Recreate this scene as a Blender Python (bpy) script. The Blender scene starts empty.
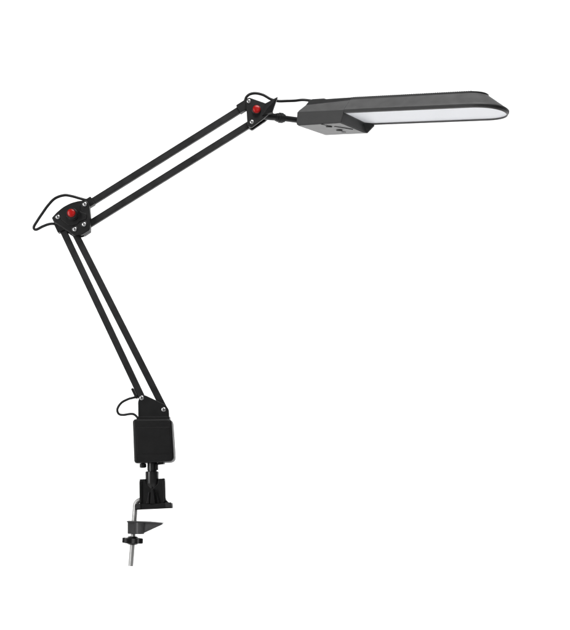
import bpy, bmesh, math
from mathutils import Vector, Matrix
C = bpy.context.scene
COL = C.collection
PI = math.pi
# ------------------------------------------------------------------ scale
S = 0.0018            # metres per unit (one unit = 1.8 mm at the lamp's plane)
D = 1.8               # camera to lamp plane
HX, HY = 285.0, 490.0
ZC = (566 - 490) * S  # camera height

def P(px, py, y=0.0):
    """drawing coordinates on the plane y units behind the lamp plane -> metres"""
    k = (1000.0 + y) / 1000.0
    return Vector(((px - HX) * S * k, y * S, ZC + (HY - py) * S * k))

# ------------------------------------------------------------------ materials
def nodes(name):
    m = bpy.data.materials.new(name); m.use_nodes = True
    nt = m.node_tree
    return m, nt, nt.nodes, nt.links, nt.nodes['Principled BSDF']

def plastic(name, col, rough=0.45, spec=0.5, bump=0.1, scale=1400.0, var=0.12, rvar=0.08, coat=0.0, metal=0.0):
    m, nt, N, L, b = nodes(name)
    b.inputs['Specular IOR Level'].default_value = spec
    b.inputs['Metallic'].default_value = metal
    b.inputs['Coat Weight'].default_value = coat
    b.inputs['Coat Roughness'].default_value = 0.1
    tc = N.new('ShaderNodeTexCoord')
    n1 = N.new('ShaderNodeTexNoise'); n1.inputs['Scale'].default_value = 55.0; n1.inputs['Detail'].default_value = 5
    n2 = N.new('ShaderNodeTexNoise'); n2.inputs['Scale'].default_value = scale; n2.inputs['Detail'].default_value = 2
    for n in (n1, n2): L.new(tc.outputs['Object'], n.inputs['Vector'])
    r = N.new('ShaderNodeValToRGB')
    r.color_ramp.elements[0].position = 0.3; r.color_ramp.elements[1].position = 0.7
    r.color_ramp.elements[0].color = (*[c * (1 - var) for c in col], 1)
    r.color_ramp.elements[1].color = (*[c * (1 + var) for c in col], 1)
    L.new(n1.outputs['Fac'], r.inputs['Fac']); L.new(r.outputs['Color'], b.inputs['Base Color'])
    mr = N.new('ShaderNodeMapRange')
    mr.inputs['To Min'].default_value = rough - rvar; mr.inputs['To Max'].default_value = rough + rvar
    L.new(n1.outputs['Fac'], mr.inputs['Value']); L.new(mr.outputs['Result'], b.inputs['Roughness'])
    bp = N.new('ShaderNodeBump'); bp.inputs['Strength'].default_value = bump; bp.inputs['Distance'].default_value = 0.0004
    L.new(n2.outputs['Fac'], bp.inputs['Height']); L.new(bp.outputs['Normal'], b.inputs['Normal'])
    return m

M = {}
M['arm'] = plastic('black_painted_metal', (0.0112, 0.0112, 0.0116), 0.47, 0.33, 0.08, var=.3, rvar=.14)
M['mould'] = plastic('black_moulded_plastic', (0.0058, 0.0058, 0.0060), 0.40, 0.36, 0.12)
M['box'] = plastic('black_textured_plastic', (0.0050, 0.0050, 0.0052), 0.44, 0.30, 0.38)
M['clamp'] = plastic('black_clamp_plastic', (0.0055, 0.0055, 0.0057), 0.42, 0.32, 0.14)
M['jaw'] = plastic('dark_grey_cast_metal', (0.054, 0.054, 0.055), 0.38, 0.6, 0.25, 900, 0.2)
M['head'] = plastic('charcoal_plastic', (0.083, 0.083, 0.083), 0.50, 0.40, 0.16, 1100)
M['headdark'] = plastic('dark_charcoal_plastic', (0.022, 0.022, 0.0225), 0.48, 0.38, 0.16, 1100)
M['post'] = plastic('satin_black_plastic', (0.013, 0.013, 0.0132), 0.30, 0.55, 0.06)
M['wall'] = plastic('shaded_side_plastic', (0.027, 0.027, 0.0273), 0.5, 0.33, 0.14, 1100)  # head plastic darkened for upright faces: shade put into the colour
M['grey'] = plastic('grey_reflection_plastic', (0.22, 0.22, 0.22), 0.55, 0.3, 0.1)  # light reflected from below is put into the plate's base colour
M['cable'] = plastic('black_rubber', (0.011, 0.011, 0.0115), 0.42, 0.4, 0.05)
M['red'] = plastic('glossy_red_plastic', (0.37, 0.004, 0.003), 0.28, 0.38, 0.02)
M['chrome'] = plastic('polished_steel', (0.58, 0.58, 0.585), 0.34, 0.5, 0.03, metal=1.0)
M['recess_shade_bar'] = plastic('recess_shade_steel', (0.10, 0.10, 0.10), 0.5, 0.4, 0.03, metal=1.0)  # darker steel paints the shade inside the screw recess

def zinc():
    m, nt, N, L, b = nodes('zinc_plated_steel')
    b.inputs['Base Color'].default_value = (0.56, 0.56, 0.55, 1); b.inputs['Metallic'].default_value = 1.0
    b.inputs['Roughness'].default_value = 0.45
    tc = N.new('ShaderNodeTexCoord'); w = N.new('ShaderNodeTexWave')
    w.wave_type = 'BANDS'; w.bands_direction = 'Z'; w.inputs['Scale'].default_value = 250.0
    L.new(tc.outputs['Object'], w.inputs['Vector'])
    bp = N.new('ShaderNodeBump'); bp.inputs['Strength'].default_value = 0.25; bp.inputs['Distance'].default_value = 0.0004
    L.new(w.outputs['Fac'], bp.inputs['Height']); L.new(bp.outputs['Normal'], b.inputs['Normal'])
    return m
M['zinc'] = zinc()

def led():
    m, nt, N, L, b = nodes('lit_led_diffuser')
    b.inputs['Base Color'].default_value = (0.66, 0.668, 0.695, 1); b.inputs['Roughness'].default_value = 0.5
    b.inputs['Emission Color'].default_value = (0.93, 0.96, 1.0, 1); b.inputs['Emission Strength'].default_value = 0.12
    tc = N.new('ShaderNodeTexCoord'); n = N.new('ShaderNodeTexNoise'); n.inputs['Scale'].default_value = 900
    L.new(tc.outputs['Object'], n.inputs['Vector'])
    bp = N.new('ShaderNodeBump'); bp.inputs['Strength'].default_value = 0.08; bp.inputs['Distance'].default_value = 0.0003
    L.new(n.outputs['Fac'], bp.inputs['Height']); L.new(bp.outputs['Normal'], b.inputs['Normal'])
    return m
M['led'] = led()
def paper():
    m, nt, N, L, b = nodes('white_paper')
    b.inputs['Roughness'].default_value = 0.9; b.inputs['Specular IOR Level'].default_value = 0.1
    tc = N.new('ShaderNodeTexCoord'); n = N.new('ShaderNodeTexNoise'); n.inputs['Scale'].default_value = 300
    r = N.new('ShaderNodeValToRGB'); r.color_ramp.elements[0].color = (.88, .88, .88, 1); r.color_ramp.elements[1].color = (.92, .92, .92, 1)
    L.new(tc.outputs['Object'], n.inputs['Vector']); L.new(n.outputs['Fac'], r.inputs['Fac']); L.new(r.outputs['Color'], b.inputs['Base Color'])
    return m
M['paper'] = paper()

# ------------------------------------------------------------------ mesh helpers
def build(name, bm, mat, parent=None, bevel=0.0, segs=3, mats=None, angle=30):
    bmesh.ops.recalc_face_normals(bm, faces=bm.faces)
    me = bpy.data.meshes.new(name); bm.to_mesh(me); bm.free()
    for m in (mats or [mat]): me.materials.append(m)
    o = bpy.data.objects.new(name, me); COL.objects.link(o)
    # origin to the middle of the mesh
    c = sum((v.co for v in me.vertices), Vector()) / len(me.vertices)
    me.transform(Matrix.Translation(-c)); o.location = c
    for p in me.polygons: p.use_smooth = True
    if bevel:
        b = o.modifiers.new('bevel', 'BEVEL'); b.width = bevel * S; b.segments = segs
        b.limit_method = 'ANGLE'; b.angle_limit = math.radians(angle); b.harden_normals = True
        b.use_clamp_overlap = True
    else:
        for e in me.edges: pass
        bm2 = bmesh.new(); bm2.from_mesh(me)
        for e in bm2.edges:
            if len(e.link_faces) == 2 and e.calc_face_angle(0) > math.radians(38): e.smooth = False
        bm2.to_mesh(me); bm2.free()
    if parent is not None:
        o.parent = parent
        off = Vector(); q = parent
        while q is not None: off += q.location; q = q.parent
        o.location = c - off
    return o

def prism(bm, pts, vec, mi=0):
    """pts: world points of one face; vec: extrusion"""
    a = [bm.verts.new(p) for p in pts]; b = [bm.verts.new(p + vec) for p in pts]
    fs = [bm.faces.new(a), bm.faces.new(b[::-1])]
    n = len(a)
    for i in range(n):
        fs.append(bm.faces.new((a[i], b[i], b[(i + 1) % n], a[(i + 1) % n])))
    for f in fs: f.material_index = mi
    return fs

def plate(bm, pts, y0, y1, mi=0):
    """front outline in drawing coordinates at depth y0, extruded back to y1"""
    return prism(bm, [P(x, y, y0) for x, y in pts], Vector((0, (y1 - y0) * S, 0)), mi)

def frame_from(d):
    d = d.normalized()
    up = Vector((0, 0, 1)) if abs(d.z) < 0.9 else Vector((0, 1, 0))
    x = d.cross(up).normalized(); y = x.cross(d).normalized()
    return x, y, d

def lathe(bm, p0, axis, prof, n=40, mi=0, lobes=0, amp=0.0):
    """prof: (distance along axis, radius) in units"""
    x, y, d = frame_from(axis)
    rings = []
    for t, r in prof:
        if r <= 1e-6:
            rings.append([bm.verts.new(p0 + d * t * S)])
        else:
            ring = []
            for i in range(n):
                a = 2 * PI * i / n
                rr = r * (1 + amp * math.cos(lobes * a)) if lobes else r
                ring.append(bm.verts.new(p0 + d * t * S + (x * math.cos(a) + y * math.sin(a)) * rr * S))
            rings.append(ring)
    for A, B in zip(rings, rings[1:]):
        for i in range(n):
            j = (i + 1) % n
            if len(A) == 1 and len(B) == 1: continue
            if len(A) == 1: f = bm.faces.new((A[0], B[i], B[j]))
            elif len(B) == 1: f = bm.faces.new((A[i], A[j], B[0]))
            else: f = bm.faces.new((A[i], A[j], B[j], B[i]))
            f.material_index = mi
    for R in (rings[0], rings[-1]):
        if len(R) > 1:
            f = bm.faces.new(R); f.material_index = mi

def spline(pts, sub=14):
    out = []; n = len(pts)
    for i in range(n - 1):
        p0 = pts[max(i - 1, 0)]; p1 = pts[i]; p2 = pts[i + 1]; p3 = pts[min(i + 2, n - 1)]
        for k in range(sub):
            t = k / sub
            out.append(0.5 * ((2 * p1) + (p2 - p0) * t + (2 * p0 - 5 * p1 + 4 * p2 - p3) * t * t + (3 * p1 - p0 - 3 * p2 + p3) * t ** 3))
    out.append(pts[-1]); return out

def sweep(bm, pts, r, n=16):
    T = [(pts[min(i + 1, len(pts) - 1)] - pts[max(i - 1, 0)]).normalized() for i in range(len(pts))]
    x, y, _ = frame_from(T[0]); rings = []
    for p, t in zip(pts, T):
        x = (x - t * x.dot(t)).normalized(); y = t.cross(x)
        rings.append([bm.verts.new(p + (x * math.cos(2 * PI * i / n) + y * math.sin(2 * PI * i / n)) * r * S) for i in range(n)])
    for A, B in zip(rings, rings[1:]):
        for i in range(n):
            j = (i + 1) % n; bm.faces.new((A[i], A[j], B[j], B[i]))
    bm.faces.new(rings[0]); bm.faces.new(rings[-1][::-1])

def arc(cx, cy, r, a0, a1, n=8):
    return [(cx + r * math.cos(math.radians(a0 + (a1 - a0) * i / n)), cy - r * math.sin(math.radians(a0 + (a1 - a0) * i / n))) for i in range(n + 1)]

def rounded(pts, r, n=6):
    """round the corners of a polygon (drawing units); r scalar or list"""
    out = []; N_ = len(pts)
    for i in range(N_):
        p = Vector(pts[i]); a = Vector(pts[i - 1]); b = Vector(pts[(i + 1) % N_])
        rr = r[i] if isinstance(r, (list, tuple)) else r
        if rr <= 0: out.append(tuple(p)); continue
        d1 = (a - p); d2 = (b - p)
        k1 = min(rr, d1.length * .48); k2 = min(rr, d2.length * .48)
        s = p + d1.normalized() * k1; e = p + d2.normalized() * k2
        for j in range(n + 1):
            t = j / n; out.append(tuple((1 - t) ** 2 * s + 2 * t * (1 - t) * p + t * t * e))
    return out

def offset(pts, d):
    """move the polygon's points towards its centroid by about d"""
    c = Vector((sum(p[0] for p in pts) / len(pts), sum(p[1] for p in pts) / len(pts)))
    o = []
    for p in pts:
        v = c - Vector(p); o.append(tuple(Vector(p) + v.normalized() * min(d, v.length * .8)))
    return o

FRONT = Vector((0, -1, 0))
def screw(parent, px, py, y, r=1.75, turn=0.3, label=None):
    """pan-head screw with raised dark bars painting the shade of a cross recess, head facing the viewer"""
    bm = bmesh.new(); c = P(px, py, y)
    lathe(bm, c, FRONT, [(-13, 1.0), (-1.5, 1.0), (-1.5, r), (0.35, r), (0.62, r * .9), (0.85, r * .68), (0.95, r * .4), (0.97, 0)], 28)
    for k in (0, PI / 2):
        dx = Vector((math.cos(turn + k), 0, math.sin(turn + k))); dz = Vector((-dx.z, 0, dx.x))
        l, w = r * .66 * S, r * .15 * S
        q = [c + FRONT * .80 * S + dx * sx * l + dz * sz * w for sx, sz in ((-1, -1), (1, -1), (1, 1), (-1, 1))]
        prism(bm, q, FRONT * (.22 + .02 * (k > 0)) * S, 1)  # proud dark bar, no real recess: its shade is painted
    return build('screw', bm, None, parent, mats=[M['chrome'], M['recess_shade_bar']])

# ------------------------------------------------------------------ the lamp
lamp = bpy.data.objects.new('desk_lamp', None); COL.objects.link(lamp)
lamp.location = P(131, 566, 0); lamp.empty_display_size = 0.05
lamp['label'] = 'black jointed clamp desk lamp with two red knobs and a long lit white panel head'
lamp['category'] = 'desk lamp'

# --- clamp rod: threaded, bent over the top of the clamp body
bm = bmesh.new()
rod = [P(146, 499.6, 2), P(141.5, 499.9, 2), P(138, 501.2, 1.5), P(135.9, 504, 1), P(135.3, 508, .5), P(134.9, 514, 0), P(134.1, 523, 0), P(132.7, 543, 0), P(130.9, 566, 0)]
rs = spline(rod, 10)
sweep(bm, rs, 2.5, 24)
build('clamp_rod', bm, M['zinc'], lamp)

# --- clamp body
bm = bmesh.new()
# upright web with a V-shaped notch in its upper edge
web = [(139.6, 479.3), (145.4, 479.0), (146.4, 484.0), (151.9, 489.2), (157.6, 484.0), (158.4, 478.7), (164.5, 478.2),
       (165.2, 497.0), (166.0, 500.0), (168.5, 502.4), (171.6, 503.4), (171.6, 506.5), (139.4, 507.2), (139.9, 498.5)]
plate(bm, web, -5.5, -1)
plate(bm, [(139.9, 479.8), (164.3, 478.8), (165.0, 506), (139.7, 506.5)], -.8, 9)
# side cheeks of the web
plate(bm, [(139.3, 481), (141.6, 481), (141.8, 503), (139.5, 503)], -7.2, -5.7)
plate(bm, [(162.6, 480.5), (164.9, 480.5), (165.4, 501), (163.2, 503)], -7.2, -5.7)
clamp = build('clamp_body', bm, M['clamp'], lamp, 0.5)
bm = bmesh.new()
plate(bm, rounded([(134.7, 504.9), (171.7, 503.0), (172.2, 508.2), (135.1, 510.0)], .4), -9.6, 1)
build('foot_plate', bm, M['clamp'], clamp, 0.45)
bm = bmesh.new()
plate(bm, [(135.1, 504.0), (140.3, 503.4), (140.6, 508.7), (135.4, 509.0)], -10.8, -9.7)
build('end_block', bm, M['headdark'], clamp, 0.3)
bm = bmesh.new()
plate(bm, [(165.2, 502.6), (171.2, 502.2), (171.4, 507.0), (165.6, 507.4)], -10.8, -9.7)
build('end_block', bm, M['headdark'], clamp, 0.3)
# ribs
bm = bmesh.new()
for pts in ([(151.1, 489), (153.4, 489), (155.2, 503.6), (150.2, 503.8)],):
    plate(bm, pts, -10.5, -5.6)
build('stiffening_rib', bm, M['clamp'], clamp, 0.4)
for pts in ([(148.6, 492), (149.7, 492), (149.4, 503.8), (146.2, 503.9)], [(155.6, 491.5), (156.6, 491.5), (159.6, 503.5), (156.6, 503.6)]):
    bm = bmesh.new(); plate(bm, pts, -7.6, -5.6)
    build('stiffening_rib', bm, M['mould'], clamp, 0.6)

# --- swivel post with its collar
bm = bmesh.new()
top = P(152.3, 462, -1)
lathe(bm, top, Vector((0.0, 0, -1)), [(0, 5.0), (8.4, 5.0), (8.6, 4.6), (10.2, 4.6)], 40)
post = build('swivel_post', bm, M['post'], lamp)
bm = bmesh.new()
lathe(bm, P(152.1, 471.4, -1), Vector((0, 0, -1)), [(0, 6.1), (.5, 6.7), (11.5, 6.5), (14, 6.0), (19, 3.2)], 44)
build('collar', bm, M['post'], post)
bm = bmesh.new()
lathe(bm, P(142.8, 461.5, -5), Vector((.05, 0, -1)), [(0, 2.0), (2.0, 2.0), (2.4, 3.3), (5.6, 3.2), (6.3, 2.5), (6.5, 0)], 24, lobes=6, amp=.05)
build('set_knob', bm, M['mould'], post)
bm = bmesh.new()
plate(bm, rounded([(156.9, 463), (163.8, 462.2), (163.8, 464.0), (157, 464.8)], .5), -6, 6)
plate(bm, [(155.5, 464), (157.6, 464), (157.8, 469.8), (155.5, 470)], -6.5, 0)
build('stop_tab', bm, M['mould'], post, .3)

# --- lower jaw and its knob
bm = bmesh.new()
plate(bm, [(127.6, 521.9), (161.8, 523.3), (162.0, 524.6), (141.0, 534.3), (127.6, 533.8)], -6.5, 4)
jaw = build('clamp_jaw', bm, M['jaw'], lamp, 0.6)
bm = bmesh.new()
plate(bm, [(126.9, 520.9), (150, 521.7), (162.4, 522.9), (162.4, 523.7), (148, 523.1), (126.9, 522.3)], -7.4, 4.8)
build('lip', bm, M['jaw'], jaw, 0.35)
bm = bmesh.new()
lathe(bm, P(139.8, 522.6, -4.8), Vector((-.02, 0, -1)), [(0, 5.4), (10.8, 4.8), (11.3, 4.2)], 32)
build('boss', bm, M['jaw'], jaw)
bm = bmesh.new()
kn = P(132.7, 540.4, 0)
lathe(bm, kn, Vector((.05, 0, 1)), [(-2.9, 8.2), (-2.5, 9.3), (2.1, 9.3), (2.6, 8.2)], 72, lobes=6, amp=.12)
knob = build('clamp_knob', bm, M['clamp'], lamp)
bm = bmesh.new()
lathe(bm, kn, Vector((.05, 0, 1)), [(-4.3, 3.6), (-3.7, 5.2), (3.2, 5.3), (4.0, 4.3)], 8)
build('hub', bm, M['clamp'], knob)

# --- power supply box: dark front cover, slightly larger back shell
bm = bmesh.new()
cover = rounded([(132.8, 419.0), (171.6, 418.6), (174.2, 461.4), (134.3, 463.2)], [3.0, 5.0, 5.5, 3.5])
plate(bm, cover, -15, 2)
box = build('supply_box', bm, M['box'], lamp, 2.5, 5, angle=50)
bm = bmesh.new()
shell = rounded([(132.6, 419.3), (172.4, 419.4), (175.2, 462.4), (134.2, 463.6)], [3.2, 5.4, 6.0, 3.6])
plate(bm, shell, 2.4, 13)
build('back_shell', bm, M['mould'], box, 1.2, 4, angle=50)
bm = bmesh.new()
plate(bm, rounded([(136.2, 427.2), (169.6, 427.0), (170.8, 453.6), (137.2, 454.2)], [.8] * 4), -15.3, -14.6)
build('face_panel', bm, M['box'], box, 0.35)
bm = bmesh.new()
prism(bm, [P(172.4, 434, 4), P(172.4, 434, 9), P(173.2, 446, 9), P(173.2, 446, 4)], Vector((1.9 * S, 0, 0)))
build('rocker_switch', bm, M['mould'], box, .3)

# --- base bracket (two cheeks with the lower arms between them)
brk = rounded([(138.2, 419.6), (138.0, 401), (140.6, 396.0), (144.0, 394.6), (154.2, 399.4), (165.4, 404.6), (168.8, 409.5), (169.3, 419.4)], [0, 2, 2, 3, 3, 3, 2, 0])
bm = bmesh.new(); plate(bm, brk, -7.0, -4.6)
bracket = build('base_bracket', bm, M['mould'], lamp, 0.5)
bm = bmesh.new(); plate(bm, brk, 4.6, 7.0)
build('rear_cheek', bm, M['mould'], bracket, 0.5)
bm = bmesh.new(); plate(bm, [(136.6, 416.6), (169.4, 416.2), (169.6, 419.6), (136.4, 420)], -8.2, 2)
build('foot_flange', bm, M['mould'], bracket, 0.5)
screw(bracket, 141.7, 397.9, -7.0, 2.3, .5)
screw(bracket, 163.7, 409.6, -7.0, 2.3, .2)

# --- arm bars: square tubes
def bar(x0, y0, x1, y1, w, ext0=3.2, ext1=3.2, depth=2.1, yoff=0.0):
    a = Vector((x0, y0)); b = Vector((x1, y1)); d = (b - a).normalized(); n = Vector((-d.y, d.x)) * w / 2
    a = a - d * ext0; b = b + d * ext1
    bm = bmesh.new()
    plate(bm, [tuple(a + n), tuple(b + n), tuple(b - n), tuple(a - n)], -depth + yoff, depth + yoff)
    return build('arm_bar', bm, M['arm'], lamp, 0.55, 3)
lowL = bar(57.0, 217.8, 142.2, 398.4, 6.7)
lowR = bar(72.9, 229.0, 164.5, 409.8, 6.7)
upT = bar(84.6, 206.2, 249.0, 103.3, 6.5)
upB = bar(84.2, 226.9, 252.2, 122.1, 6.5)

def clip(parent, cx, cy, dx, dy, l, w, off):
    d = Vector((dx, dy)).normalized(); n = Vector((-d.y, d.x)); c = Vector((cx, cy)) + n * off
    bm = bmesh.new()
    q = [c - d * l / 2 - n * w / 2, c + d * l / 2 - n * w / 2, c + d * l / 2 + n * w / 2, c - d * l / 2 + n * w / 2]
    plate(bm, rounded([tuple(p) for p in q], .9), -3.6, 2.4)
    return build('cable_clip', bm, M['mould'], parent, .3)
clip(upT, 89.5, 203.2, 164, -103, 9.0, 8.6, -1.1)
clip(upT, 243.2, 107.2, 164, -103, 10, 8.8, -1.2)
clip(lowL, 61.0, 226.4, 85, 181, 9.0, 8.4, 1.3)
clip(lowL, 137.8, 391.6, 85, 181, 11.0, 2.4, 3.9)

# --- elbow joint
elb = rounded([(51.6, 217.8), (56.2, 212.6), (62.5, 207.2), (70.2, 203.0), (78.6, 200.7), (86.2, 200.0), (89.0, 203.2), (90.2, 216), (90.2, 229.6), (82.0, 234.8), (74.5, 235.4), (70.8, 233.4), (54.0, 222.0)],
              [.8, 3, 3, 3, 3, 2, 2, 0, 2.2, 2, 1.8, 1.8, 1.5])
bm = bmesh.new(); plate(bm, elb, -8.4, -4.3)
elbow = build('elbow_joint', bm, M['mould'], lamp, 1.2, 4, angle=40)
bm = bmesh.new()
inner = rounded([(58.5, 214.0), (64.5, 209.4), (72, 205.8), (80.0, 203.8), (80.5, 212), (86.6, 213.5), (86.8, 219), (79.6, 221.2), (77.2, 224.6), (69.6, 225.8), (62.2, 220.6)], 2.0)
plate(bm, inner, -9.1, -8.2)
build('raised_panel', bm, M['mould'], elbow, .4, 3)
bm = bmesh.new()
plate(bm, rounded([(83.6, 226), (89.6, 224), (90.4, 231.0), (83.4, 235.6)], 1.2), -4.2, 2.0)
build('spacer', bm, M['mould'], elbow, .5)
bm = bmesh.new()
back = [(x + 1.0, y + 2.2) for x, y in elb]
plate(bm, back, 4.3, 6.8)
build('rear_plate', bm, M['mould'], elbow, .8)
for x, y, t in ((84.8, 204.2, .5), (57.8, 216.9, .9), (74.7, 229.2, .25), (84.1, 224.3, .8)):
    bm = bmesh.new()
    lathe(bm, P(x, y, -8.0), FRONT, [(-.5, 3.3), (.5, 3.2), (.8, 2.8), (.82, 2.25), (.4, 2.2), (.38, 0)], 32)
    build('screw_seat', bm, M['mould'], elbow)
    screw(elbow, x, y, -8.5, 2.15, t)
def red_knob(parent, x, y, y0, rh, rr, hub=4.5):
    bm = bmesh.new()
    lathe(bm, P(x, y, y0), FRONT, [(-1, rh * 1.08), (hub * .35, rh * 1.06), (hub * .4, rh), (hub - .4, rh * .97), (hub, rh * .88), (hub, rr * .9)], 48, lobes=16, amp=.012)
    build('knob_hub', bm, M['post'], parent)
    bm = bmesh.new()
    lathe(bm, P(x, y, y0), FRONT, [(hub - .8, rr), (hub + .7, rr), (hub + 1.25, rr * .93), (hub + 1.65, rr * .78), (hub + 1.95, rr * .45), (hub + 2.05, 0)], 36)
    build('red_knob', bm, M['red'], parent)
red_knob(elbow, 72.6, 214.6, -9.0, 5.6, 4.0, 5.5)

# --- upper joint
tri = rounded([(245.8, 99.0), (249.0, 97.2), (265.0, 102.8), (270.5, 106), (271.8, 111.0), (263.5, 118.5), (251.2, 127.6), (247.4, 125.4)], [1.5, 1.5, 2, 2, 2, 2, 1.5, 1.5])
bm = bmesh.new(); plate(bm, tri, -7.6, -4.3)
wrist = build('head_joint', bm, M['mould'], lamp, .7)
bm = bmesh.new()
plate(bm, rounded([(246.4, 100.5), (249.5, 98.8), (265, 104), (273, 108.0), (273.0, 113.5), (265.8, 120.6), (252.0, 130.0), (248.4, 128)], 1.4), 4.3, 8.0)
build('rear_plate', bm, M['mould'], wrist, .6)
# folded wing: two facets meeting along a ridge
bm = bmesh.new()
A1 = P(264.6, 103.6, -8.6); A2 = P(277.7, 96.6, -11.5); A3 = P(272.2, 112.0, -9.0); A4 = P(262.0, 115.4, -8.6); A5 = P(268.0, 107.6, -12.2)
v = [bm.verts.new(p) for p in (A1, A2, A3, A4, A5)]
vb = [bm.verts.new(p + Vector((0, 4.6 * S, 0))) for p in (A1, A2, A3, A4)]
for t in ((0, 1, 4), (1, 2, 4), (2, 3, 4), (3, 0, 4)): bm.faces.new([v[i] for i in t])
for i in range(4): bm.faces.new((v[i], v[(i + 1) % 4], vb[(i + 1) % 4], vb[i]))
bm.faces.new(vb)
build('wing', bm, M['arm'], wrist, .35)
screw(wrist, 248.8, 101.2, -7.7, 2.1, .4)
screw(wrist, 251.9, 122.0, -7.7, 2.1, .7)
red_knob(wrist, 256.7, 110.1, -7.6, 4.3, 3.9, 2.2)

# ------------------------------------------------------------------ head: local frame fitted in units from the camera
HA = Vector(((343.5 - 285) / 1000 * 980, 980, (490 - 112.8) / 1000 * 980))
U = Vector((0.8695760546, -0.4595033141, -0.1330195080))
W_ = Vector((0.4744946533, 0.8635704338, 0.1187473457))
Nn = Vector((0.0612252994, -0.1689105431, 0.9837279559))
WID, LEN, BACK = 55.0, 157.0, 51.3
def H(a, b, h):
    q = HA + U * a + W_ * b + Nn * h
    return Vector((q.x * S, q.y * S - D, ZC + q.z * S))

def head_outline(inset, L0, a0=0.0, n=40, sq=2.15):
    """plan outline: straight near edge, rounded end, straight far edge; returns (a, b)"""
    w = WID - 2 * inset; ra = min(w * .50, 27.0); ac = L0 - ra
    pts = [(a0, inset)] + [(a0 + (ac - a0) * i / 12, inset) for i in range(1, 12)]
    for i in range(n + 1):
        t = -PI / 2 + PI * i / n
        ct, st = math.cos(t), math.sin(t)
        pts.append((ac + ra * abs(ct) ** (2 / sq), WID / 2 + w / 2 * math.copysign(abs(st) ** (2 / sq), st)))
    pts += [(a0 + (ac - a0) * i / 12, WID - inset) for i in range(11, 0, -1)] + [(a0, WID - inset)]
    return pts

def loft(bm, levels, cap0=True, cap1=True):
    rings = [[bm.verts.new(H(a, b, h)) for a, b, h in lv] for lv in levels]
    for A, B in zip(rings, rings[1:]):
        for i in range(len(A)):
            j = (i + 1) % len(A); bm.faces.new((A[i], A[j], B[j], B[i]))
    if cap0: bm.faces.new(rings[0])
    if cap1: bm.faces.new(rings[-1][::-1])

def lev(inset, L0, h, a0=.25, hl=None, lip=0.0):
    o = head_outline(inset, L0, a0)
    return [(a, b, (h - lip * b / WID) if hl is None else h + (hl - h) * max(0, min(1, a / LEN))) for a, b in o]

# shade shell: open recess below for the panel
bm = bmesh.new()
loft(bm, [lev(1.6, LEN - 1.6, .9, 1.0), lev(1.5, LEN - 1.5, -.2, .9, lip=1.3), lev(.7, LEN - .7, -.25, .6, lip=1.3), lev(.2, LEN - .2, .1), lev(0, LEN, .9), lev(0, LEN, 2.9), lev(.5, LEN - .7, 3.8),
          lev(1.1, LEN - 1.6, 4.2), lev(11.6, LEN - 18.5, 14.2, hl=15.0), lev(12.2, LEN - 19.4, 14.8, hl=15.5)])
shade = build('lamp_shade', bm, M['head'], lamp)
# raised cooling plate with fine fins; shade of its upright edge put into the colour
bm = bmesh.new()
loft(bm, [lev(12.8, LEN - 20.2, 14.7), lev(12.8, LEN - 20.2, 17.0), lev(13.4, LEN - 20.8, 17.3)])
for i in range(56):
    a = 3 + i * 2.2
    c0 = [H(a + da, b, 17.2) for da, b in ((0, 13.2), (1.1, 13.2), (1.1, WID - 13.2), (0, WID - 13.2))]
    prism(bm, c0, (H(0, 0, .32) - H(0, 0, 0)))
build('cooling_plate', bm, M['headdark'], shade)
# rim band in the shade-darkened side colour
bm = bmesh.new()
loft(bm, [lev(-.12, LEN + .12, .7), lev(-.35, LEN + .35, 1.1), lev(-.35, LEN + .35, 2.7), lev(-.05, LEN + .05, 3.1)], True, True)
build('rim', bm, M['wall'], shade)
bm = bmesh.new()
loft(bm, [lev(1.75, LEN - 1.75, .05, 1.2), lev(1.75, LEN - 1.75, .85, 1.2)])
build('led_panel', bm, M['led'], shade)

# rear housing with the control box under it
bm = bmesh.new()
def sect(a_top, a_slope, a_rim, a_bot, slope_h, hb=-8.9, sk=0.0):
    pts = [(a_bot, .8, hb), (a_rim, 0, -.2), (a_rim, -.2, 3.2), (a_rim, .8, 4.2), (a_slope, 11.8, slope_h), (a_slope, WID - 11.8, slope_h), (a_rim, WID - .8, 4.2), (a_rim, WID + .2, 3.2), (a_rim, WID, -.2), (a_bot, WID - 3, hb)]
    return [(a + sk * b / WID, b, h) for a, b, h in pts]
s0 = sect(-BACK, -BACK + .8, -BACK, -BACK + .3, 11.8, -9.7, 6.0)
s1 = sect(0, 0, 0, -2.6, 14.4)
r0 = [bm.verts.new(H(*p)) for p in s0]; r1 = [bm.verts.new(H(*p)) for p in s1]
for i in range(len(r0)):
    j = (i + 1) % len(r0); bm.faces.new((r0[i], r0[j], r1[j], r1[i]))
bm.faces.new(r0); bm.faces.new(r1[::-1])
housing = build('lamp_housing', bm, M['head'], lamp, .7, 3, angle=15)
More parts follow.
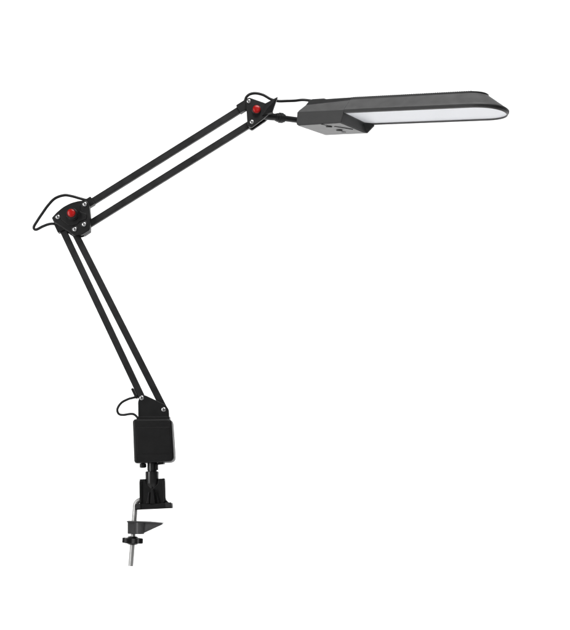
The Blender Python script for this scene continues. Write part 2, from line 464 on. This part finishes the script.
# near-side wall of the control box, end wall and corner tab, shade painted in
bm = bmesh.new()
t = .45
def hp(bm, pts, dvec):
    prism(bm, [H(*p) for p in pts], H(*dvec) - H(0, 0, 0))
hp(bm, [(-BACK - .3, -.1, 2.6), (.1, -.1, 2.6), (.1, -.1, -.4), (-2.5, .3, -9.1), (-BACK + .2, .3, -9.9), (-BACK - .5, -.1, -8.2)], (0, -.5, 0))
hp(bm, [(.05, -.4, 3.0), (.05, WID, 3.0), (.05, WID, -.2), (.6, WID - .9, -9.1), (-2.55, -.1, -9.1)], (.7, 0, 0))
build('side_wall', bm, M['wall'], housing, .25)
bm = bmesh.new()
loft(bm, [[(-3, WID - 7, .2), (.7, WID - 7, .2), (8.8, WID - 1.2, .2), (8.8, WID + 1.2, .2), (-3, WID + 1.2, .2)],
          [(-3, WID - 7, -2.4), (.7, WID - 7, -2.4), (9.0, WID - 1.2, -2.4), (9.0, WID + 1.2, -2.4), (-3, WID + 1.2, -2.4)],
          [(-4, WID - 7, -9.2), (.2, WID - 6, -9.2), (1.9, WID - .8, -9.2), (1.9, WID + 1.0, -9.2), (-4, WID + 1.0, -9.2)]])
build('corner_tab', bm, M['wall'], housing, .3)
# raised rear cap on top where the cable goes in
bm = bmesh.new()
loft(bm, [[(-BACK + 1.6, 12.2, 11.6), (-.2, 12.4, 14.0), (-.2, WID - 12.4, 14.0), (-BACK + 6.4, WID - 12.2, 11.6)],
          [(-BACK + 4.8, 14.6, 17.0), (-.2, 13.0, 17.2), (-.2, WID - 13.0, 17.2), (-BACK + 7.8, WID - 14.6, 17.0)]])
build('top_cap', bm, M['headdark'], housing, .4)  # darker charcoal carries the shade of the cap's steep sides
bm = bmesh.new()
loft(bm, [[(-BACK + 5.4, 15.2, 16.7), (-BACK + 25, 15.2, 16.9), (-BACK + 25, 26, 16.9), (-BACK + 6.4, 26, 16.7)],
          [(-BACK + 6.4, 16.2, 18.3), (-BACK + 20, 16.2, 18.4), (-BACK + 20, 25, 18.4), (-BACK + 7.4, 25, 18.3)]])
build('cable_entry', bm, M['headdark'], housing, .6)
# grey bottom plate; raised black discs and bars paint the shade of its recesses
bm = bmesh.new()
hp(bm, [(-BACK + .6, .9, -9.75), (-3.0, .9, -8.95), (-.2, WID - .6, -8.95), (-BACK + 6.2, WID - 2.4, -9.75)], (0, 0, -.55))
build('bottom_plate', bm, M['grey'], housing, .15)
def from_img(px, py):
    """point of the plate's lower face seen at (px, py)"""
    ray = Vector(((px - 285) / 1000, 1, (490 - py) / 1000)); h0 = -9.9
    k = ((HA + Nn * h0).dot(Nn)) / ray.dot(Nn); q = ray * k - HA
    return q.dot(U), q.dot(W_)
HN = H(0, 0, -1) - H(0, 0, 0)
for px, py in ((328.8, 126.5), (339.3, 130.2)):
    a, b = from_img(px, py); bm = bmesh.new()
    lathe(bm, H(a, b, -9.5), HN, [(0, 3.3), (1.2, 3.2), (1.5, 2.7), (1.5, 0)], 28)
    build('recess_shade_disc', bm, M['mould'], housing)  # raised black disc added in place of a shaded recess
for q in (((321.6, 124.3), (326.8, 125.6)), ((334.4, 126.5), (352.5, 129.6)), ((341.0, 131.8), (345.6, 132.3))):
    (a0, b0), (a1, b1) = from_img(*q[0]), from_img(*q[1])
    d = Vector((a1 - a0, b1 - b0)); n = Vector((-d.y, d.x)).normalized() * 1.1; bm = bmesh.new()
    hp(bm, [(a0 - n.x, b0 - n.y, -9.62), (a1 - n.x, b1 - n.y, -9.62), (a1 + n.x, b1 + n.y, -9.62), (a0 + n.x, b0 + n.y, -9.62)], (0, 0, -.65))
    build('recess_shade_bar', bm, M['mould'], housing)  # raised black bar painting the shade of a recess

# --- stem from the joint to the head, with a ribbed collar
sa = P(262, 115.4, 0); sb = H(-BACK + 1.5, WID * .5, -1.6)
dr = sb - sa
bm = bmesh.new(); lathe(bm, sa, dr, [(0, 3.8), (9, 3.6), (14, 3.3), (16, 2.8), (dr.length / S, 2.8)], 32)
stem = build('neck_stem', bm, M['cable'], lamp)
bm = bmesh.new()
def along(x): return sa + dr * ((x - 262) / (310.0 - 262))
lathe(bm, along(274.6), dr, [(0, 3.2), (.4, 3.7), (2.0, 3.7), (2.1, 4.2), (4.2, 4.2), (4.5, 4.9), (8.2, 4.9), (8.5, 4.2), (10.4, 4.0), (11.0, 3.0)], 40, lobes=12, amp=.015)
build('locking_collar', bm, M['cable'], stem)

# --- cables
def cable(pts, r):
    bm = bmesh.new(); sweep(bm, spline(pts, 16), r, 14)
    return build('power_cable', bm, M['cable'], lamp)
cable([P(139.0, 394.6, 2), P(136.2, 396.9, 1), P(132.6, 397.9, 0), P(128, 399.2, -1), P(121.4, 402.9, -2), P(117.5, 409, -2), P(118.8, 413.8, -1), P(123.5, 414.9, 0), P(130.9, 413.9, 1), P(135.0, 415.0, 2), P(140, 420.5, 2)], 1.2)
cable([P(93, 199.0, 3), P(87.5, 200.2, 2), P(79.6, 198.3, 1), P(72, 196.2, 0), P(64.2, 195.3, -1), P(55.2, 198.4, -2), P(48.5, 205, -2), P(42.5, 213.3, -2), P(37.5, 220.8, -2), P(33.9, 227.2, -2), P(36.2, 229.6, -1), P(43, 226.4, 0), P(49, 224.2, 1), P(54.2, 223.9, 2), P(61, 226, 3)], 1.36)
ce = H(-BACK + 5, 20, 17.4)
cable([P(241, 107, 3), P(244.6, 101.5, 3), P(246.4, 97.2, 2), P(250, 94.2, 2), P(256, 93.3, 2), P(263.4, 95.1, 3), P(270.8, 99.2, 4), P(278.2, 101.1, 6), P(287, 101.0, 10), P(295, 100.7, 14), P(303, 99.9, 17), ce, H(-BACK + 12, 21, 17.4)], 1.32)

# ------------------------------------------------------------------ white studio backdrop: wall, cove and floor in one sweep
bm = bmesh.new()
prof = [(-3.5, -1.1), (0.4, -1.1)]
for i in range(1, 13):
    a = math.radians(90 * i / 12); prof.append((0.4 + 1.4 * math.sin(a), -1.1 + 1.4 * (1 - math.cos(a))))
prof.append((1.8, 4.2))
vs = [[bm.verts.new((x, y, z)) for y, z in prof] for x in (-5, 5)]
for i in range(len(prof) - 1): bm.faces.new((vs[0][i], vs[1][i], vs[1][i + 1], vs[0][i + 1]))
bd = build('backdrop', bm, M['paper'])
bd['label'] = 'plain white studio paper backdrop behind the lamp'; bd['kind'] = 'structure'; bd['category'] = 'backdrop'

# ------------------------------------------------------------------ lights
def area(name, loc, target, sx, sy, power, col=(1, 1, 1)):
    l = bpy.data.lights.new(name, 'AREA'); l.shape = 'RECTANGLE'; l.size = sx; l.size_y = sy; l.energy = power; l.color = col
    o = bpy.data.objects.new(name, l); COL.objects.link(o); o.location = loc
    o.rotation_euler = (Vector(target) - Vector(loc)).to_track_quat('-Z', 'Y').to_euler()
    return o
BP = 12.8
for sx in (-1, 1):
    for z, zt in ((1.75, 1.25), (-.35, .15)):
        l = area('backdrop_light', (sx * 1.75, 0.3, z), (sx * .75, 1.8, zt), .8, 1.2, BP)
        l.data.spread = math.radians(115)
    l = area('backdrop_light', (sx * 2.0, 0.3, .45), (sx * 3.1, 1.8, .45), .8, 2.4, 28)
    l.data.spread = math.radians(115)
area('overhead_softbox', (0.25, -1.0, 2.3), (0.1, 0, .7), 1.2, .8, 37)
area('side_softbox', (-1.55, -1.25, .6), (-.2, 0, .35), .5, 1.6, 22)
area('front_softbox', (0.5, -2.6, 1.0), (0, 0, .5), .8, .8, 4.5)

# ------------------------------------------------------------------ world, camera, view
w = bpy.data.worlds.new('World'); C.world = w; w.use_nodes = True
w.node_tree.nodes['Background'].inputs['Color'].default_value = (1, 1, 1, 1)
w.node_tree.nodes['Background'].inputs['Strength'].default_value = 0.09
cd = bpy.data.cameras.new('camera'); cam = bpy.data.objects.new('camera', cd); COL.objects.link(cam)
cam.location = (0, -D, ZC); cam.rotation_euler = (PI / 2, 0, 0)
cd.sensor_fit = 'VERTICAL'; cd.sensor_height = 31.5; cd.sensor_width = 28.5; cd.lens = 50.0
cd.shift_y = 175 / 630.0; cd.clip_end = 100; cd.clip_start = .05
C.camera = cam
C.render.resolution_x = 926; C.render.resolution_y = 1024
C.view_settings.view_transform = 'Standard'; C.view_settings.look = 'None'
C.view_settings.exposure = 0; C.view_settings.gamma = 1
